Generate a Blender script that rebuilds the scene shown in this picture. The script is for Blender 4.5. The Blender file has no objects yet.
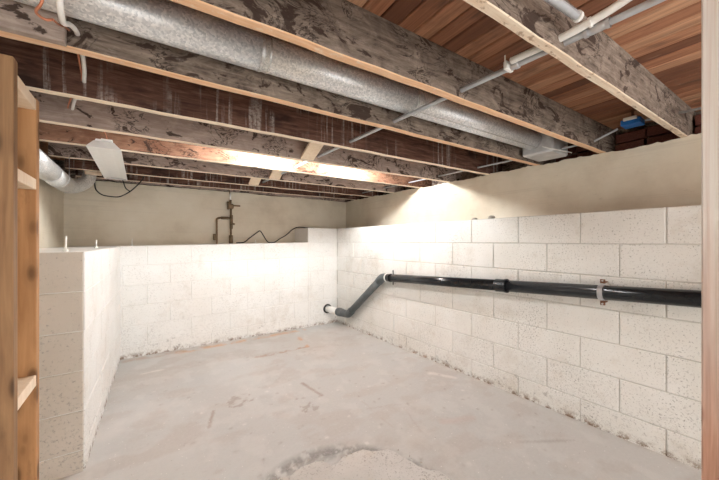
import bpy, bmesh, math, random
import numpy as np
from mathutils import Vector, Matrix

random.seed(7)
SC = bpy.context.scene
COL = SC.collection

# ------------------------------------------------------------------ camera, world, exposure
cam_data = bpy.data.cameras.new('camera')
cam_data.sensor_width = 36.0
cam_data.lens = 309.5 / 719.0 * 36.0
cam_data.shift_y = 0.0021
cam_data.clip_start = 0.02
cam = bpy.data.objects.new('camera', cam_data)
COL.objects.link(cam)
cam.location = (0, 0, 1.174)
cam.rotation_euler = (math.radians(90), 0, math.radians(-35.3))
SC.camera = cam

world = bpy.data.worlds.new('world')
SC.world = world
world.use_nodes = True
world.node_tree.nodes['Background'].inputs['Color'].default_value = (1.0, 0.985, 0.96, 1)
world.node_tree.nodes['Background'].inputs['Strength'].default_value = 3.5

BULB_STRENGTH = 1650.0
BULB_COLOR = (0.96, 0.99, 1.0, 1)

vs = SC.view_settings
vs.view_transform = 'Standard'
vs.look = 'None'
vs.gamma = 1.0
vs.use_curve_mapping = False
vs.exposure = 0.58

# ------------------------------------------------------------------ material helpers
class NT:
    def __init__(self, name):
        self.m = bpy.data.materials.new(name)
        self.m.use_nodes = True
        self.t = self.m.node_tree
        self.b = self.t.nodes['Principled BSDF']
    def n(self, kind, **kw):
        nd = self.t.nodes.new(kind)
        for k, v in kw.items():
            if k in nd.inputs.keys():
                self.set(nd.inputs[k], v)
            else:
                setattr(nd, k, v)
        return nd
    def set(self, sock, v):
        if isinstance(v, bpy.types.NodeSocket):
            self.t.links.new(v, sock)
        else:
            if sock.type == 'RGBA' and len(v) == 3:
                v = (*v, 1)
            sock.default_value = v
    def obj(self):
        return self.n('ShaderNodeTexCoord').outputs['Object']
    def pos(self):
        return self.n('ShaderNodeNewGeometry').outputs['Position']
    def scale(self, vec, s):
        nd = self.n('ShaderNodeVectorMath', operation='MULTIPLY')
        self.set(nd.inputs[0], vec); nd.inputs[1].default_value = s
        return nd.outputs[0]
    def shift(self, vec):
        """add a per-object random offset so repeats differ"""
        r = self.n('ShaderNodeObjectInfo').outputs['Random']
        nd = self.n('ShaderNodeVectorMath', operation='MULTIPLY_ADD')
        cmb = self.n('ShaderNodeCombineXYZ', X=r, Y=r, Z=r)
        self.set(nd.inputs[0], cmb.outputs[0]); nd.inputs[1].default_value = (31, 17, 23)
        self.set(nd.inputs[2], vec)
        return nd.outputs[0]
    def noise(self, vec, scale, detail=4, rough=.55, dist=0.0):
        nd = self.n('ShaderNodeTexNoise', Scale=scale, Detail=detail, Roughness=rough, Distortion=dist)
        self.set(nd.inputs['Vector'], vec)
        return nd.outputs['Fac']
    def vor(self, vec, scale, feature='F1', out='Distance'):
        nd = self.n('ShaderNodeTexVoronoi', feature=feature, Scale=scale)
        self.set(nd.inputs['Vector'], vec)
        return nd.outputs[out]
    def rng(self, v, a, b, c=0.0, d=1.0):
        nd = self.n('ShaderNodeMapRange')
        self.set(nd.inputs[0], v)
        for i, x in enumerate((a, b, c, d)):
            nd.inputs[i + 1].default_value = x
        return nd.outputs[0]
    def math(self, op, a, b=0.0):
        nd = self.n('ShaderNodeMath', operation=op)
        self.set(nd.inputs[0], a); self.set(nd.inputs[1], b)
        return nd.outputs[0]
    def mix(self, f, a, b):
        nd = self.n('ShaderNodeMix', data_type='RGBA')
        self.set(nd.inputs[0], f)
        self.set(nd.inputs[6], a); self.set(nd.inputs[7], b)
        return nd.outputs[2]
    def ramp(self, f, stops):
        nd = self.n('ShaderNodeValToRGB')
        self.set(nd.inputs[0], f)
        e = nd.color_ramp.elements
        while len(e) < len(stops):
            e.new(0.5)
        for el, (p, c) in zip(e, stops):
            el.position = p; el.color = (*c, 1)
        return nd.outputs[0]
    def z(self, vec):
        return self.n('ShaderNodeSeparateXYZ', Vector=vec).outputs
    def done(self, col, rough=.8, metal=0.0, bump=None, bstr=.3, bdist=.004, spec=.3):
        self.set(self.b.inputs['Base Color'], col)
        self.set(self.b.inputs['Roughness'], rough)
        self.set(self.b.inputs['Metallic'], metal)
        self.b.inputs['Specular IOR Level'].default_value = spec
        if bump is not None:
            bn = self.n('ShaderNodeBump', Strength=bstr, Distance=bdist)
            self.set(bn.inputs['Height'], bump)
            self.t.links.new(bn.outputs[0], self.b.inputs['Normal'])
        return self.m

def plain(name, col, rough=.5, metal=0., var=.12, scale=30, spec=.4):
    k = NT(name)
    n = k.noise(k.shift(k.obj()), scale)
    c = k.mix(k.rng(n, .3, .7), tuple(x * (1 - var) for x in col), tuple(min(1, x * (1 + var)) for x in col))
    return k.done(c, rough, metal, n, .1, .001, spec)

def m_block(name, base, base2, specks=.5, mold=True, sc=95):
    k = NT(name)
    p = k.pos()
    big = k.noise(p, 2.2, 5, .6)
    col = k.mix(k.rng(big, .35, .68), base, base2)
    # open pits of the block face, thick in some places and thin in others
    pit = k.noise(p, sc, 4, .72)
    patch = k.rng(k.noise(p, 3.1, 4, .6), .36, .66)
    thr = k.math('ADD', pit, k.math('MULTIPLY', patch, .075))
    pitm = k.math('MULTIPLY', k.rng(thr, .60, .72), specks)
    col = k.mix(pitm, col, (.25, .235, .21))
    # worn tan patches where paint is thin
    wear = k.math('MULTIPLY', k.rng(k.noise(p, 4.0, 8, .72), .55, .68), .42 * min(1, specks + .3))
    col = k.mix(wear, col, (.52, .465, .39))
    if mold:
        z = k.z(p)['Z']
        low = k.rng(z, .03, .24, 1, 0)
        mo = k.math('MULTIPLY', k.rng(k.noise(p, 13, 9, .82), .57, .63), low)
        col = k.mix(k.math('MULTIPLY', mo, .8), col, (.21, .195, .18))
        mo2 = k.math('MULTIPLY', k.rng(k.noise(p, 46, 6, .8), .55, .65), k.rng(z, .0, .5, .6, 0))
        col = k.mix(mo2, col, (.33, .31, .29))
        edge = k.math('MULTIPLY', k.rng(z, .006, .05, 1, 0), k.rng(k.noise(p, 14, 8, .8), .48, .56))
        col = k.mix(edge, col, (.24, .17, .12))
    bmp = k.math('ADD', k.noise(p, 90, 5, .75), k.math('MULTIPLY', k.noise(p, 22, 4), 1.2))
    return k.done(col, .75, 0, bmp, .5, .005)

def m_concrete_upper():
    k = NT('cream_plaster')
    p = k.pos()
    n = k.noise(p, 1.8, 7, .62)
    col = k.ramp(n, [(.28, (.58, .50, .39)), (.5, (.70, .63, .51)), (.75, (.77, .71, .60))])
    st = k.math('MULTIPLY', k.rng(k.noise(k.scale(p, (1, 1, 3)), 9, 6, .7), .62, .72), .4)
    col = k.mix(st, col, (.40, .34, .26))
    z = k.z(p)['Z']
    band = k.math('MULTIPLY', k.rng(k.noise(k.scale(p, (.5, .5, 26)), 2, 3), .6, .7), .2)
    col = k.mix(band, col, (.47, .41, .33))
    bmp = k.math('ADD', k.noise(p, 30, 6, .65), k.noise(p, 6, 3))
    return k.done(col, .85, 0, bmp, .3, .008)

def m_joist_grey(name='weathered_grey_wood', a=(.07, .046, .034), b=(.37, .295, .24)):
    k = NT(name)
    o = k.shift(k.obj())
    grain = k.noise(k.scale(o, (3.0, 24, 42)), 1.7, 7, .7, .7)
    blot = k.noise(k.scale(o, (4.2, 3, 8)), 1.6, 8, .72, .9)
    col = k.ramp(k.math('ADD', k.math('MULTIPLY', grain, .5), k.math('MULTIPLY', blot, .6)),
                 [(.40, a), (.54, tuple((x + y) * .45 for x, y in zip(a, b))), (.70, b)])
    # dark tide marks of old water stains
    tide = k.noise(k.scale(o, (5.2, 3, 9.0)), 1.1, 6, .64, 1.2)
    line = k.rng(k.math('ABSOLUTE', k.math('SUBTRACT', tide, .5)), .0, .024, 1, 0)
    gate = k.rng(k.noise(k.scale(o, (3.1, 2, 2)), 1.1, 2), .48, .55)
    col = k.mix(k.math('MULTIPLY', line, gate), col, (.022, .012, .009))
    blob = k.math('MULTIPLY', k.rng(tide, .56, .60), .9)
    col = k.mix(blob, col, (.04, .021, .015))
    pale = k.math('MULTIPLY', k.rng(k.noise(k.scale(o, (9, 6, 17)), 2, 7, .75), .57, .70), .4)
    col = k.mix(pale, col, (.44, .375, .325))
    return k.done(col, .85, 0, k.math('ADD', grain, blot), .5, .005)

def m_joist_brown():
    k = NT('water_streaked_brown_wood')
    o = k.shift(k.obj())
    grain = k.noise(k.scale(o, (3.0, 20, 34)), 1.6, 7, .7, .4)
    col = k.ramp(grain, [(.32, (.048, .022, .015)), (.52, (.125, .060, .041)), (.72, (.235, .135, .098))])
    dk = k.math('MULTIPLY', k.rng(k.noise(k.scale(o, (2.2, 2, 5)), 1.2, 5, .65), .50, .62), .8)
    col = k.mix(dk, col, (.026, .012, .009))
    # pale lime streaks running straight down
    d = k.noise(k.scale(o, (30, 1, .9)), 1.0, 5, .68, .1)
    gate = k.rng(k.noise(k.scale(o, (2.8, 1, 2)), 1.1, 3), .42, .54)
    brk = k.rng(k.noise(k.scale(o, (34, 10, 46)), 1.5, 5, .75), .36, .58)
    drip = k.math('MULTIPLY', k.math('MULTIPLY', k.rng(d, .52, .61), gate), k.math('MULTIPLY', brk, .85))
    col = k.mix(drip, col, (.46, .41, .37))
    return k.done(col, .8, 0, grain, .4, .004)

def m_under(name, base, light, dark, amt=.35):
    k = NT(name)
    o = k.shift(k.obj())
    g = k.noise(k.scale(o, (3, 40, 20)), 2, 5, .6)
    col = k.mix(k.rng(g, .3, .7), base, light)
    fl = k.math('MULTIPLY', k.rng(k.noise(k.scale(o, (9, 16, 16)), 2.4, 6, .72), .56, .64), amt)
    col = k.mix(fl, col, dark)
    return k.done(col, .85, 0, g, .2, .002)

def m_plank():
    k = NT('red_brown_floor_board')
    o = k.shift(k.obj())
    r = k.n('ShaderNodeObjectInfo').outputs['Random']
    tone = k.ramp(r, [(0, (.17, .07, .04)), (.3, (.42, .19, .105)), (.65, (.54, .27, .155)), (1, (.64, .39, .24))])
    g = k.noise(k.scale(o, (46, 2.2, 10)), 1.5, 6, .62, .5)
    col = k.mix(k.rng(g, .36, .68, 0, .55), tone, (.09, .035, .02))
    st = k.math('MULTIPLY', k.rng(k.noise(k.scale(o, (5, 2, 2)), 1.6, 4), .56, .7), .6)
    col = k.mix(st, col, (.07, .04, .03))
    pl = k.math('MULTIPLY', k.rng(k.noise(k.scale(o, (12, 3, 2)), 2.2, 5), .66, .74), .5)
    col = k.mix(pl, col, (.48, .32, .22))
    return k.done(col, .65, 0, g, .2, .002)

def m_galv(name='galvanised_steel', tint=(.86, .89, .92)):
    k = NT(name)
    o = k.shift(k.obj())
    v = k.vor(o, 150, 'F1', 'Color')
    sp = k.z(v)['X']
    n = k.noise(o, 9, 5, .65)
    f = k.math('ADD', k.math('MULTIPLY', sp, .55), k.math('MULTIPLY', n, .45))
    col = k.mix(k.rng(f, .2, .8), tuple(x * .72 for x in tint), tuple(min(1, x * 1.2) for x in tint))
    scr = k.math('MULTIPLY', k.rng(k.noise(k.scale(o, (3, 14, 14)), 5, 5, .7), .66, .74), .55)
    col = k.mix(scr, col, (.12, .13, .14))
    rough = k.rng(f, .2, .8, .34, .5)
    return k.done(col, rough, .5, f, .08, .001, .5)

def m_lumber(name, a, b, knots=True):
    k = NT(name)
    o = k.shift(k.obj())
    g = k.noise(k.scale(o, (26, 26, 1.6)), 1.6, 5, .55, .7)
    col = k.mix(k.rng(g, .35, .68), a, b)
    if knots:
        v = k.vor(k.scale(o, (16, 16, 6.5)), 1.0)
        kn = k.rng(v, .16, .26, 1, 0)
        col = k.mix(kn, col, tuple(x * .18 for x in a))
        halo = k.math('MULTIPLY', k.rng(v, .22, .42, 1, 0), .5)
        col = k.mix(halo, col, tuple(x * .7 for x in a))
    sm = k.math('MULTIPLY', k.rng(k.noise(k.scale(o, (7, 7, 2)), 2, 5, .7), .58, .72), .45)
    col = k.mix(sm, col, tuple(x * .45 for x in a))
    return k.done(col, .7, 0, g, .15, .002)

def m_post_paint():
    k = NT('worn_white_paint_on_pine')
    o = k.obj()
    g = k.noise(k.scale(o, (60, 60, 2.0)), 1.6, 4, .55, .5)
    wood = k.mix(k.rng(g, .35, .65), (.44, .235, .165), (.64, .40, .31))
    z = k.z(o)['Z']
    wob = k.noise(k.scale(o, (8, 8, 1.5)), 1.5, 5, .6)
    cover = k.rng(k.math('ADD', z, k.math('MULTIPLY', wob, .5)), .92, 1.45)
    streak = k.rng(k.noise(k.scale(o, (70, 70, 1.2)), 1.4, 4, .6), .34, .6)
    pm = k.math('MULTIPLY', cover, k.math('ADD', k.math('MULTIPLY', streak, .35), .65))
    col = k.mix(pm, wood, (.90, .89, .88))
    kn = k.rng(k.vor(k.scale(o, (13, 13, 4)), 1.0), .07, .14, .7, 0)
    col = k.mix(kn, col, (.24, .11, .08))
    return k.done(col, .75, 0, g, .3, .003)

def m_floor():
    k = NT('worn_concrete_floor')
    p = k.pos()
    at = k.n('ShaderNodeAttribute', attribute_name='stain').outputs['Color']
    fine = k.noise(p, 60, 6, .7)
    col = k.mix(k.rng(fine, .3, .7, 0, .35), at, (.60, .585, .56))
    pit = k.math('MULTIPLY', k.rng(k.noise(p, 42, 3, .6), .69, .74), .5)
    col = k.mix(pit, col, (.27, .235, .21))
    sw = k.noise(k.scale(p, (1, 2.6, 1)), 7, 6, .72, 1.4)
    ln = k.math('MULTIPLY', k.rng(k.math('ABSOLUTE', k.math('SUBTRACT', sw, .5)), 0, .012, 1, 0), .16)
    col = k.mix(ln, col, (.36, .31, .275))
    fl = k.math('MULTIPLY', k.rng(k.noise(p, 75, 2, .5), .715, .74), .7)
    col = k.mix(fl, col, (.84, .82, .79))
    bmp = k.math('ADD', fine, k.noise(p, 9, 5))
    return k.done(col, .7, 0, bmp, .25, .003, .35)

def m_brick():
    k = NT('old_red_brick')
    o = k.shift(k.obj())
    n = k.noise(o, 22, 5, .7)
    col = k.ramp(n, [(.3, (.06, .022, .017)), (.55, (.16, .055, .04)), (.75, (.26, .15, .12))])
    return k.done(col, .9, 0, n, .5, .004)

M = dict(
    block=m_block('white_painted_block', (.77, .76, .73), (.70, .68, .635), .85),
    block_back=m_block('white_painted_block_smooth', (.79, .78, .755), (.735, .715, .68), .45),
    mortar=m_block('white_painted_mortar', (.76, .745, .71), (.68, .66, .615), .2),
    mortar_right=m_block('grimy_white_mortar', (.66, .64, .60), (.50, .475, .435), .3),
    block_end_shaded=m_block('shaded_beige_block', (.61, .55, .485), (.53, .475, .415), .65, False, 70),  # stub wall end: its weaker ambient light is put into a beige colour
    cream=m_concrete_upper(),
    jgrey=m_joist_grey(),
    jgrey2=m_joist_grey('brown_grey_wood', (.31, .23, .195), (.56, .46, .40)),
    jbrown=m_joist_brown(),
    jlit=m_joist_grey('reddish_wood', (.17, .075, .045), (.36, .205, .13)),
    under_raw_lit=m_under('raw_orange_wood_edge_bounce_lit', (.78, .46, .26), (.86, .60, .40), (.84, .74, .62), .5),  # joist undersides: pale wood, colour lifted to include light bounced off the floor
    under_pale_lit=m_under('pale_wood_edge_bounce_lit', (.84, .68, .51), (.90, .78, .63), (.48, .32, .21), .2),
    under_flake_lit=m_under('flaking_pale_wood_edge_bounce_lit', (.68, .52, .38), (.86, .75, .61), (.28, .16, .09), .7),
    plank=m_plank(),
    galv=m_galv(),
    galv_dull=m_galv('dull_galvanised_steel', (.66, .66, .65)),
    foil=plain('grey_foil_wrap', (.58, .59, .60), .45, .3, .15, 14),
    abs=plain('black_plastic_pipe', (.010, .011, .013), .22, 0, .2, 12, .4),
    abs_grey=plain('charcoal_plastic_fitting', (.085, .095, .097), .42, 0, .25, 25, .5),
    pvc=plain('white_plastic', (.82, .81, .77), .45, 0, .05),
    steel=plain('zinc_steel', (.58, .58, .60), .38, .8, .12),
    conduit=plain('grey_conduit', (.50, .52, .55), .42, .35, .12, 20),
    white_cable=plain('white_cable_sheath', (.84, .83, .80), .5, 0, .05),
    copper=plain('copper_wire', (.52, .20, .11), .5, .3, .15),
    black=plain('black_rubber_cable', (.025, .022, .02), .55, 0, .2),
    brass=plain('tarnished_brass', (.21, .145, .085), .6, .35, .35, 24),
    blue=plain('blue_plastic_box', (.02, .16, .52), .4, 0, .1),
    enamel=plain('white_enamel_steel', (.93, .93, .92), .4, 0, .03),
    enamel_grey=plain('shaded_enamel_end', (.62, .61, .60), .5, 0, .05),
    tube=plain('frosted_glass_tube', (.88, .88, .86), .25, 0, .02),
    lumber=m_lumber('pine_stud', (.40, .20, .085), (.53, .29, .135)),
    lumber_dark=m_lumber('dirty_pine_stud', (.22, .12, .06), (.36, .21, .105)),
    lumber_pale=m_lumber('pale_pine', (.78, .61, .44), (.86, .71, .55), False),
    post=m_post_paint(),
    floor=m_floor(),
    brick=m_brick(),
    stone=plain('grey_rubble', (.40, .36, .31), .9, 0, .3, 40),
    rust=plain('rusty_steel', (.20, .10, .06), .8, .2, .35, 40),
    concrete_patch=m_block('rough_light_concrete', (.62, .60, .575), (.53, .51, .48), .9, False),
)
bm_ = NT('glowing_bulb_glass')
em = bm_.n('ShaderNodeEmission', Strength=BULB_STRENGTH)
em.inputs['Color'].default_value = BULB_COLOR
bm_.t.links.new(em.outputs[0], bm_.t.nodes['Material Output'].inputs['Surface'])
M['glow'] = bm_.m

# ------------------------------------------------------------------ mesh helpers
def link(o, parent=None):
    COL.objects.link(o)
    if parent is not None:
        o.parent = parent
    return o

def mesh_obj(name, verts, faces, mats, parent=None, smooth=False, off=(0, 0, 0), fm=None):
    me = bpy.data.meshes.new(name)
    off = Vector(off)
    me.from_pydata([tuple(Vector(v) - off) for v in verts], [], faces)
    if not isinstance(mats, (list, tuple)):
        mats = [mats]
    for m in mats:
        me.materials.append(M[m])
    if fm:
        for i, k in enumerate(fm):
            me.polygons[i].material_index = k
    if smooth:
        for p in me.polygons:
            p.use_smooth = True
    bm = bmesh.new(); bm.from_mesh(me)
    bmesh.ops.recalc_face_normals(bm, faces=bm.faces)
    bm.to_mesh(me); bm.free()
    o = bpy.data.objects.new(name, me)
    o.location = off if parent is None else (0, 0, 0)
    return link(o, parent)

class MB:
    """collects shapes, then becomes ONE mesh object"""
    def __init__(self):
        self.v = []; self.f = []; self.s = []
    def add(self, verts, faces, smooth=False):
        n = len(self.v)
        self.v += [Vector(v) for v in verts]
        self.f += [tuple(i + n for i in f) for f in faces]
        self.s += [smooth] * len(faces)
        return self
    def box(self, a, b, ch=0.0):
        x0, y0, z0 = a; x1, y1, z1 = b
        if ch <= 0:
            v = [(x, y, z) for z in (z0, z1) for y in (y0, y1) for x in (x0, x1)]
            return self.add(v, [(0, 2, 3, 1), (4, 5, 7, 6), (0, 1, 5, 4), (2, 6, 7, 3), (0, 4, 6, 2), (1, 3, 7, 5)])
        bm = bmesh.new()
        bmesh.ops.create_cube(bm, size=1)
        for w in bm.verts:
            w.co = Vector(((x0 + x1) / 2 + w.co.x * (x1 - x0), (y0 + y1) / 2 + w.co.y * (y1 - y0), (z0 + z1) / 2 + w.co.z * (z1 - z0)))
        bmesh.ops.bevel(bm, geom=bm.edges[:] , offset=ch, segments=1, affect='EDGES')
        bm.verts.index_update()
        self.add([w.co.copy() for w in bm.verts], [tuple(w.index for w in f.verts) for f in bm.faces])
        bm.free()
        return self
    def tube(self, pts, r, n=12, cap=True, rs=None):
        pts = [Vector(p) for p in pts]
        verts = []; faces = []
        up = None
        for i, p in enumerate(pts):
            a = pts[max(0, i - 1)]; b = pts[min(len(pts) - 1, i + 1)]
            t = (b - a).normalized()
            if up is None:
                ref = Vector((0, 0, 1)) if abs(t.z) < .9 else Vector((1, 0, 0))
                up = (ref - t * ref.dot(t)).normalized()
            else:
                up = (up - t * up.dot(t)).normalized()
            s = t.cross(up)
            rr = rs[i] if rs else r
            for k in range(n):
                w = 2 * math.pi * k / n
                verts.append(p + up * (math.cos(w) * rr) + s * (math.sin(w) * rr))
        for i in range(len(pts) - 1):
            for k in range(n):
                faces.append((i * n + k, i * n + (k + 1) % n, (i + 1) * n + (k + 1) % n, (i + 1) * n + k))
        base = len(self.v)
        self.add(verts, faces, True)
        if cap:
            self.f.append(tuple(base + k for k in range(n))); self.s.append(False)
            L = base + (len(pts) - 1) * n
            self.f.append(tuple(L + k for k in range(n))); self.s.append(False)
        return self
    def ring(self, c, axis, r, r2, w, n=24):
        """flat collar: outer radius r, inner r2, width w along axis"""
        c = Vector(c); t = Vector(axis).normalized()
        ref = Vector((0, 0, 1)) if abs(t.z) < .9 else Vector((1, 0, 0))
        u = (ref - t * ref.dot(t)).normalized(); s = t.cross(u)
        prof = [(r2, -w / 2), (r, -w / 2), (r, w / 2), (r2, w / 2)]
        verts = []; faces = []
        for k in range(n):
            a = 2 * math.pi * k / n
            d = u * math.cos(a) + s * math.sin(a)
            for (rr, h) in prof:
                verts.append(c + d * rr + t * h)
        for k in range(n):
            for j in range(4):
                a = k * 4 + j; b = k * 4 + (j + 1) % 4
                c2 = ((k + 1) % n) * 4 + (j + 1) % 4; d2 = ((k + 1) % n) * 4 + j
                faces.append((a, b, c2, d2))
        return self.add(verts, faces, False)
    def build(self, name, mat, parent=None, origin=None):
        """parent given: vertices are in world space and the parent has no rotation"""
        off = Vector(parent.location) if parent is not None and parent.parent is None else \
            (Vector(parent.parent.location) if parent is not None else Vector(origin or (0, 0, 0)))
        me = bpy.data.meshes.new(name)
        me.from_pydata([tuple(v - off) for v in self.v], [], self.f)
        for m in (mat if isinstance(mat, (list, tuple)) else [mat]):
            me.materials.append(M[m])
        me.polygons.foreach_set('use_smooth', self.s)
        bm = bmesh.new(); bm.from_mesh(me)
        bmesh.ops.recalc_face_normals(bm, faces=bm.faces)
        bm.to_mesh(me); bm.free()
        o = bpy.data.objects.new(name, me)
        if parent is None:
            o.location = off
        return link(o, parent)

def tag(o, label, cat, group=None):
    o['label'] = label; o['category'] = cat
    if group:
        o['group'] = group
    return o

def struct(o, label, cat):
    o['kind'] = 'structure'; o['label'] = label; o['category'] = cat
    return o

def thing(name, loc, label, cat, group=None):
    o = bpy.data.objects.new(name, None)
    o.empty_display_size = .05
    o.location = loc
    link(o)
    return tag(o, label, cat, group)

def smooth_path(pts, per=6):
    """Catmull-Rom through the points"""
    P = [Vector(p) for p in pts]
    P = [P[0] * 2 - P[1]] + P + [P[-1] * 2 - P[-2]]
    out = []
    for i in range(1, len(P) - 2):
        for k in range(per):
            t = k / per
            a, b, c, d = P[i - 1], P[i], P[i + 1], P[i + 2]
            out.append(.5 * ((2 * b) + (c - a) * t + (2 * a - 5 * b + 4 * c - d) * t * t + (3 * b - a - 3 * c + d) * t ** 3))
    out.append(P[-2])
    return out

# joists and boards stand 2.8 degrees off the walls
JA = math.atan(-.0487)
JC, JS = math.cos(JA), math.sin(JA)
def jw(x, y, z):
    return Vector((x * JC - y * JS, x * JS + y * JC, z))
def jy(X, yj):
    """world Y on a joist plane at world X"""
    return (yj + X * JS) / JC

BOT, DECK = 1.83, 2.026
RX, BY = 2.352, 3.892          # faces of right and back block walls
UX, UY, LX = 2.79, 4.33, -.641  # faces of the upper walls

# ------------------------------------------------------------------ floor
def vnoise(x, y, seed):
    rs = np.random.RandomState(seed)
    g = rs.rand(64, 64)
    xi = np.floor(x).astype(int); yi = np.floor(y).astype(int)
    fx = x - xi; fy = y - yi
    fx = fx * fx * (3 - 2 * fx); fy = fy * fy * (3 - 2 * fy)
    a = g[xi % 64, yi % 64]; b = g[(xi + 1) % 64, yi % 64]
    c = g[xi % 64, (yi + 1) % 64]; d = g[(xi + 1) % 64, (yi + 1) % 64]
    return (a * (1 - fx) + b * fx) * (1 - fy) + (c * (1 - fx) + d * fx) * fy
def fbm(x, y, s, seed, o=5):
    r = np.zeros_like(x); amp = .5; tot = 0
    for i in range(o):
        r += amp * vnoise(x * s, y * s, seed + i); tot += amp
        s *= 2.03; amp *= .55
    return r / tot

def make_floor():
    x0, x1, y0, y1 = LX - .02, RX + .05, -2.2, BY + .05
    # fine cells where the camera looks, coarse behind it
    xs = np.linspace(x0, x1, 261)
    ys = np.concatenate([np.linspace(y0, .2, 25)[:-1], np.linspace(.2, y1, 321)])
    X, Y = np.meshgrid(xs, ys)
    nx, ny = len(xs), len(ys)
    col = np.zeros(X.shape + (3,))
    grey = np.array([.465, .475, .465]); pink = np.array([.475, .455, .425]); pale = np.array([.59, .60, .59])
    a = np.clip((fbm(X, Y, .9, 3) - .38) / .25, 0, 1)[..., None]
    col[:] = grey * (1 - a) + pink * a
    a = np.clip((fbm(X, Y, 1.3, 31) - .52) / .2, 0, 1)[..., None] * .5
    col = col * (1 - a) + pale * a
    # the front right is greyer
    g = np.clip((X - 1.1) / 1.0, 0, 1) * np.clip((2.2 - Y) / 1.2, 0, 1)
    g = (g * .75)[..., None]
    col = col * (1 - g) + np.array([.50, .485, .465]) * g
    def blend(mask, c):
        nonlocal col
        m = np.clip(mask, 0, 1)[..., None]
        col = col * (1 - m) + np.array(c) * m
    jx = (fbm(X, Y, 9, 77) - .5) * .09; jyy = (fbm(X, Y, 9, 99) - .5) * .09
    def seg(ax, ay, bx, by, w, j=1.0):
        px = X + jx * j; py = Y + jyy * j
        dx, dy = bx - ax, by - ay
        t = np.clip(((px - ax) * dx + (py - ay) * dy) / (dx * dx + dy * dy), 0, 1)
        d = np.hypot(px - ax - t * dx, py - ay - t * dy)
        return np.clip(1.4 - d / w, 0, 1)
    brk = np.clip((fbm(X, Y, 11, 55) - .40) / .15, 0, 1)
    # rust outline of something that once stood by the back wall
    blend(seg(.72, 3.18, 1.52, 3.16, .028, .4) * brk * .95, (.33, .18, .10))
    blend(seg(1.52, 3.16, 1.60, 3.55, .025, .6) * brk * .8, (.55, .30, .16))
    blend(seg(.35, 3.78, 1.75, 3.80, .05, .6) * brk * .9, (.58, .33, .17))
    blend(seg(-.10, 3.80, .60, 3.83, .05, .6) * brk * .6, (.40, .25, .16))
    # scrapes and drag marks
    blend(seg(1.10, 2.37, 1.13, 2.10, .016, .2) * .85, (.27, .20, .17))
    blend(seg(.41, 2.34, .36, 2.15, .011, .2) * .85, (.30, .22, .18))
    blend(seg(1.30, 1.75, 1.62, 1.62, .008, .3) * .35, (.33, .27, .24))
    blend(seg(1.80, .95, 2.05, .78, .010, .2) * .5, (.29, .26, .24))
    blend(seg(1.86, .92, 2.10, .76, .007, .2) * .4, (.29, .26, .24))
    blend(seg(.02, 3.35, .16, 3.36, .018, .4) * .6, (.72, .68, .63))
    blend(seg(2.12, 1.90, 2.22, 1.70, .03, .7) * .8, (.78, .76, .73))
    blend(seg(1.42, 1.35, 1.52, 1.60, .005, .2) * .45, (.36, .30, .27))
    blend(seg(1.33, 1.85, 1.30, 1.45, .004, .2) * .4, (.38, .32, .29))
    blend(seg(1.62, 1.33, 1.80, 1.25, .03, .6) * .3, (.55, .36, .32))
    # torn edge of the repair patch
    dr = np.abs(np.hypot((X - .72) / .95, (Y - 1.0) / 1.08) - .49)
    blend(np.clip(1.3 - (dr + np.abs(jx)) / .06, 0, 1) * np.clip((fbm(X, Y, 26, 61) - .40) / .08, 0, 1) * .95, (.19, .185, .175))
    # mottled scuffs
    blend(np.clip((fbm(X, Y * 1.6, 4.5, 71, 6) - .52) / .12, 0, 1) * .35, (.40, .345, .305))
    blend(np.clip((fbm(X * 1.3, Y, 7, 171, 6) - .56) / .1, 0, 1) * .2, (.68, .665, .64))
    rs = np.random.RandomState(12)
    spots = [(.60, 2.38, .07), (.98, 2.0, .05)]
    for cx, cy, r in spots:
        d = np.hypot(X - cx, Y - cy)
        blend((d < r * 1.4) * np.clip((fbm(X, Y, 26, 14) - .5) / .08, 0, 1) * .65, (.27, .215, .185))
    for i in range(190):
        cx = rs.uniform(.0, 2.25); cy = rs.uniform(.75, 3.4); r = rs.uniform(.005, .012)
        d = np.hypot(X + jx * .3 - cx, Y + jyy * .3 - cy)
        blend(np.clip(1.5 - d / r, 0, 1) * rs.uniform(.25, .7), (.27, .23, .205) if rs.rand() < .72 else (.78, .75, .72))
    # bright worn band beside the left wall
    blend(np.clip((fbm(X, Y, 2.2, 8) - .42) / .2, 0, 1) * np.clip((.45 - X) / .4, 0, 1) * np.clip((2.9 - Y) / .5, 0, 1) * .5, (.70, .67, .64))
    # grime line along the walls
    grime = np.clip(1 - np.minimum(np.abs(Y - BY), np.abs(X - RX)) / .06, 0, 1) * np.clip((fbm(X, Y, 14, 41) - .42) / .2, 0, 1)
    blend(grime * .45, (.36, .29, .24))
    z = (fbm(X, Y, 2.5, 21) - .5) * .006
    verts = np.stack([X, Y, z - .002], -1).reshape(-1, 3)
    idx = np.arange(nx * ny).reshape(ny, nx)
    f = np.stack([idx[:-1, :-1], idx[:-1, 1:], idx[1:, 1:], idx[1:, :-1]], -1).reshape(-1, 4)
    me = bpy.data.meshes.new('floor')
    me.vertices.add(len(verts)); me.vertices.foreach_set('co', verts.ravel())
    me.loops.add(f.size); me.loops.foreach_set('vertex_index', f.ravel())
    me.polygons.add(len(f)); me.polygons.foreach_set('loop_start', np.arange(0, f.size, 4))
    me.update(calc_edges=True)
    me.polygons.foreach_set('use_smooth', np.ones(len(f), bool))
    ca = me.color_attributes.new('stain', 'FLOAT_COLOR', 'POINT')
    ca.data.foreach_set('color', np.concatenate([col.reshape(-1, 3), np.ones((nx * ny, 1))], 1).ravel())
    me.materials.append(M['floor'])
    o = bpy.data.objects.new('floor', me)
    link(o)
    return struct(o, 'worn pinkish grey concrete floor with rust marks and scrapes', 'floor')
floor = make_floor()

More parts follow.
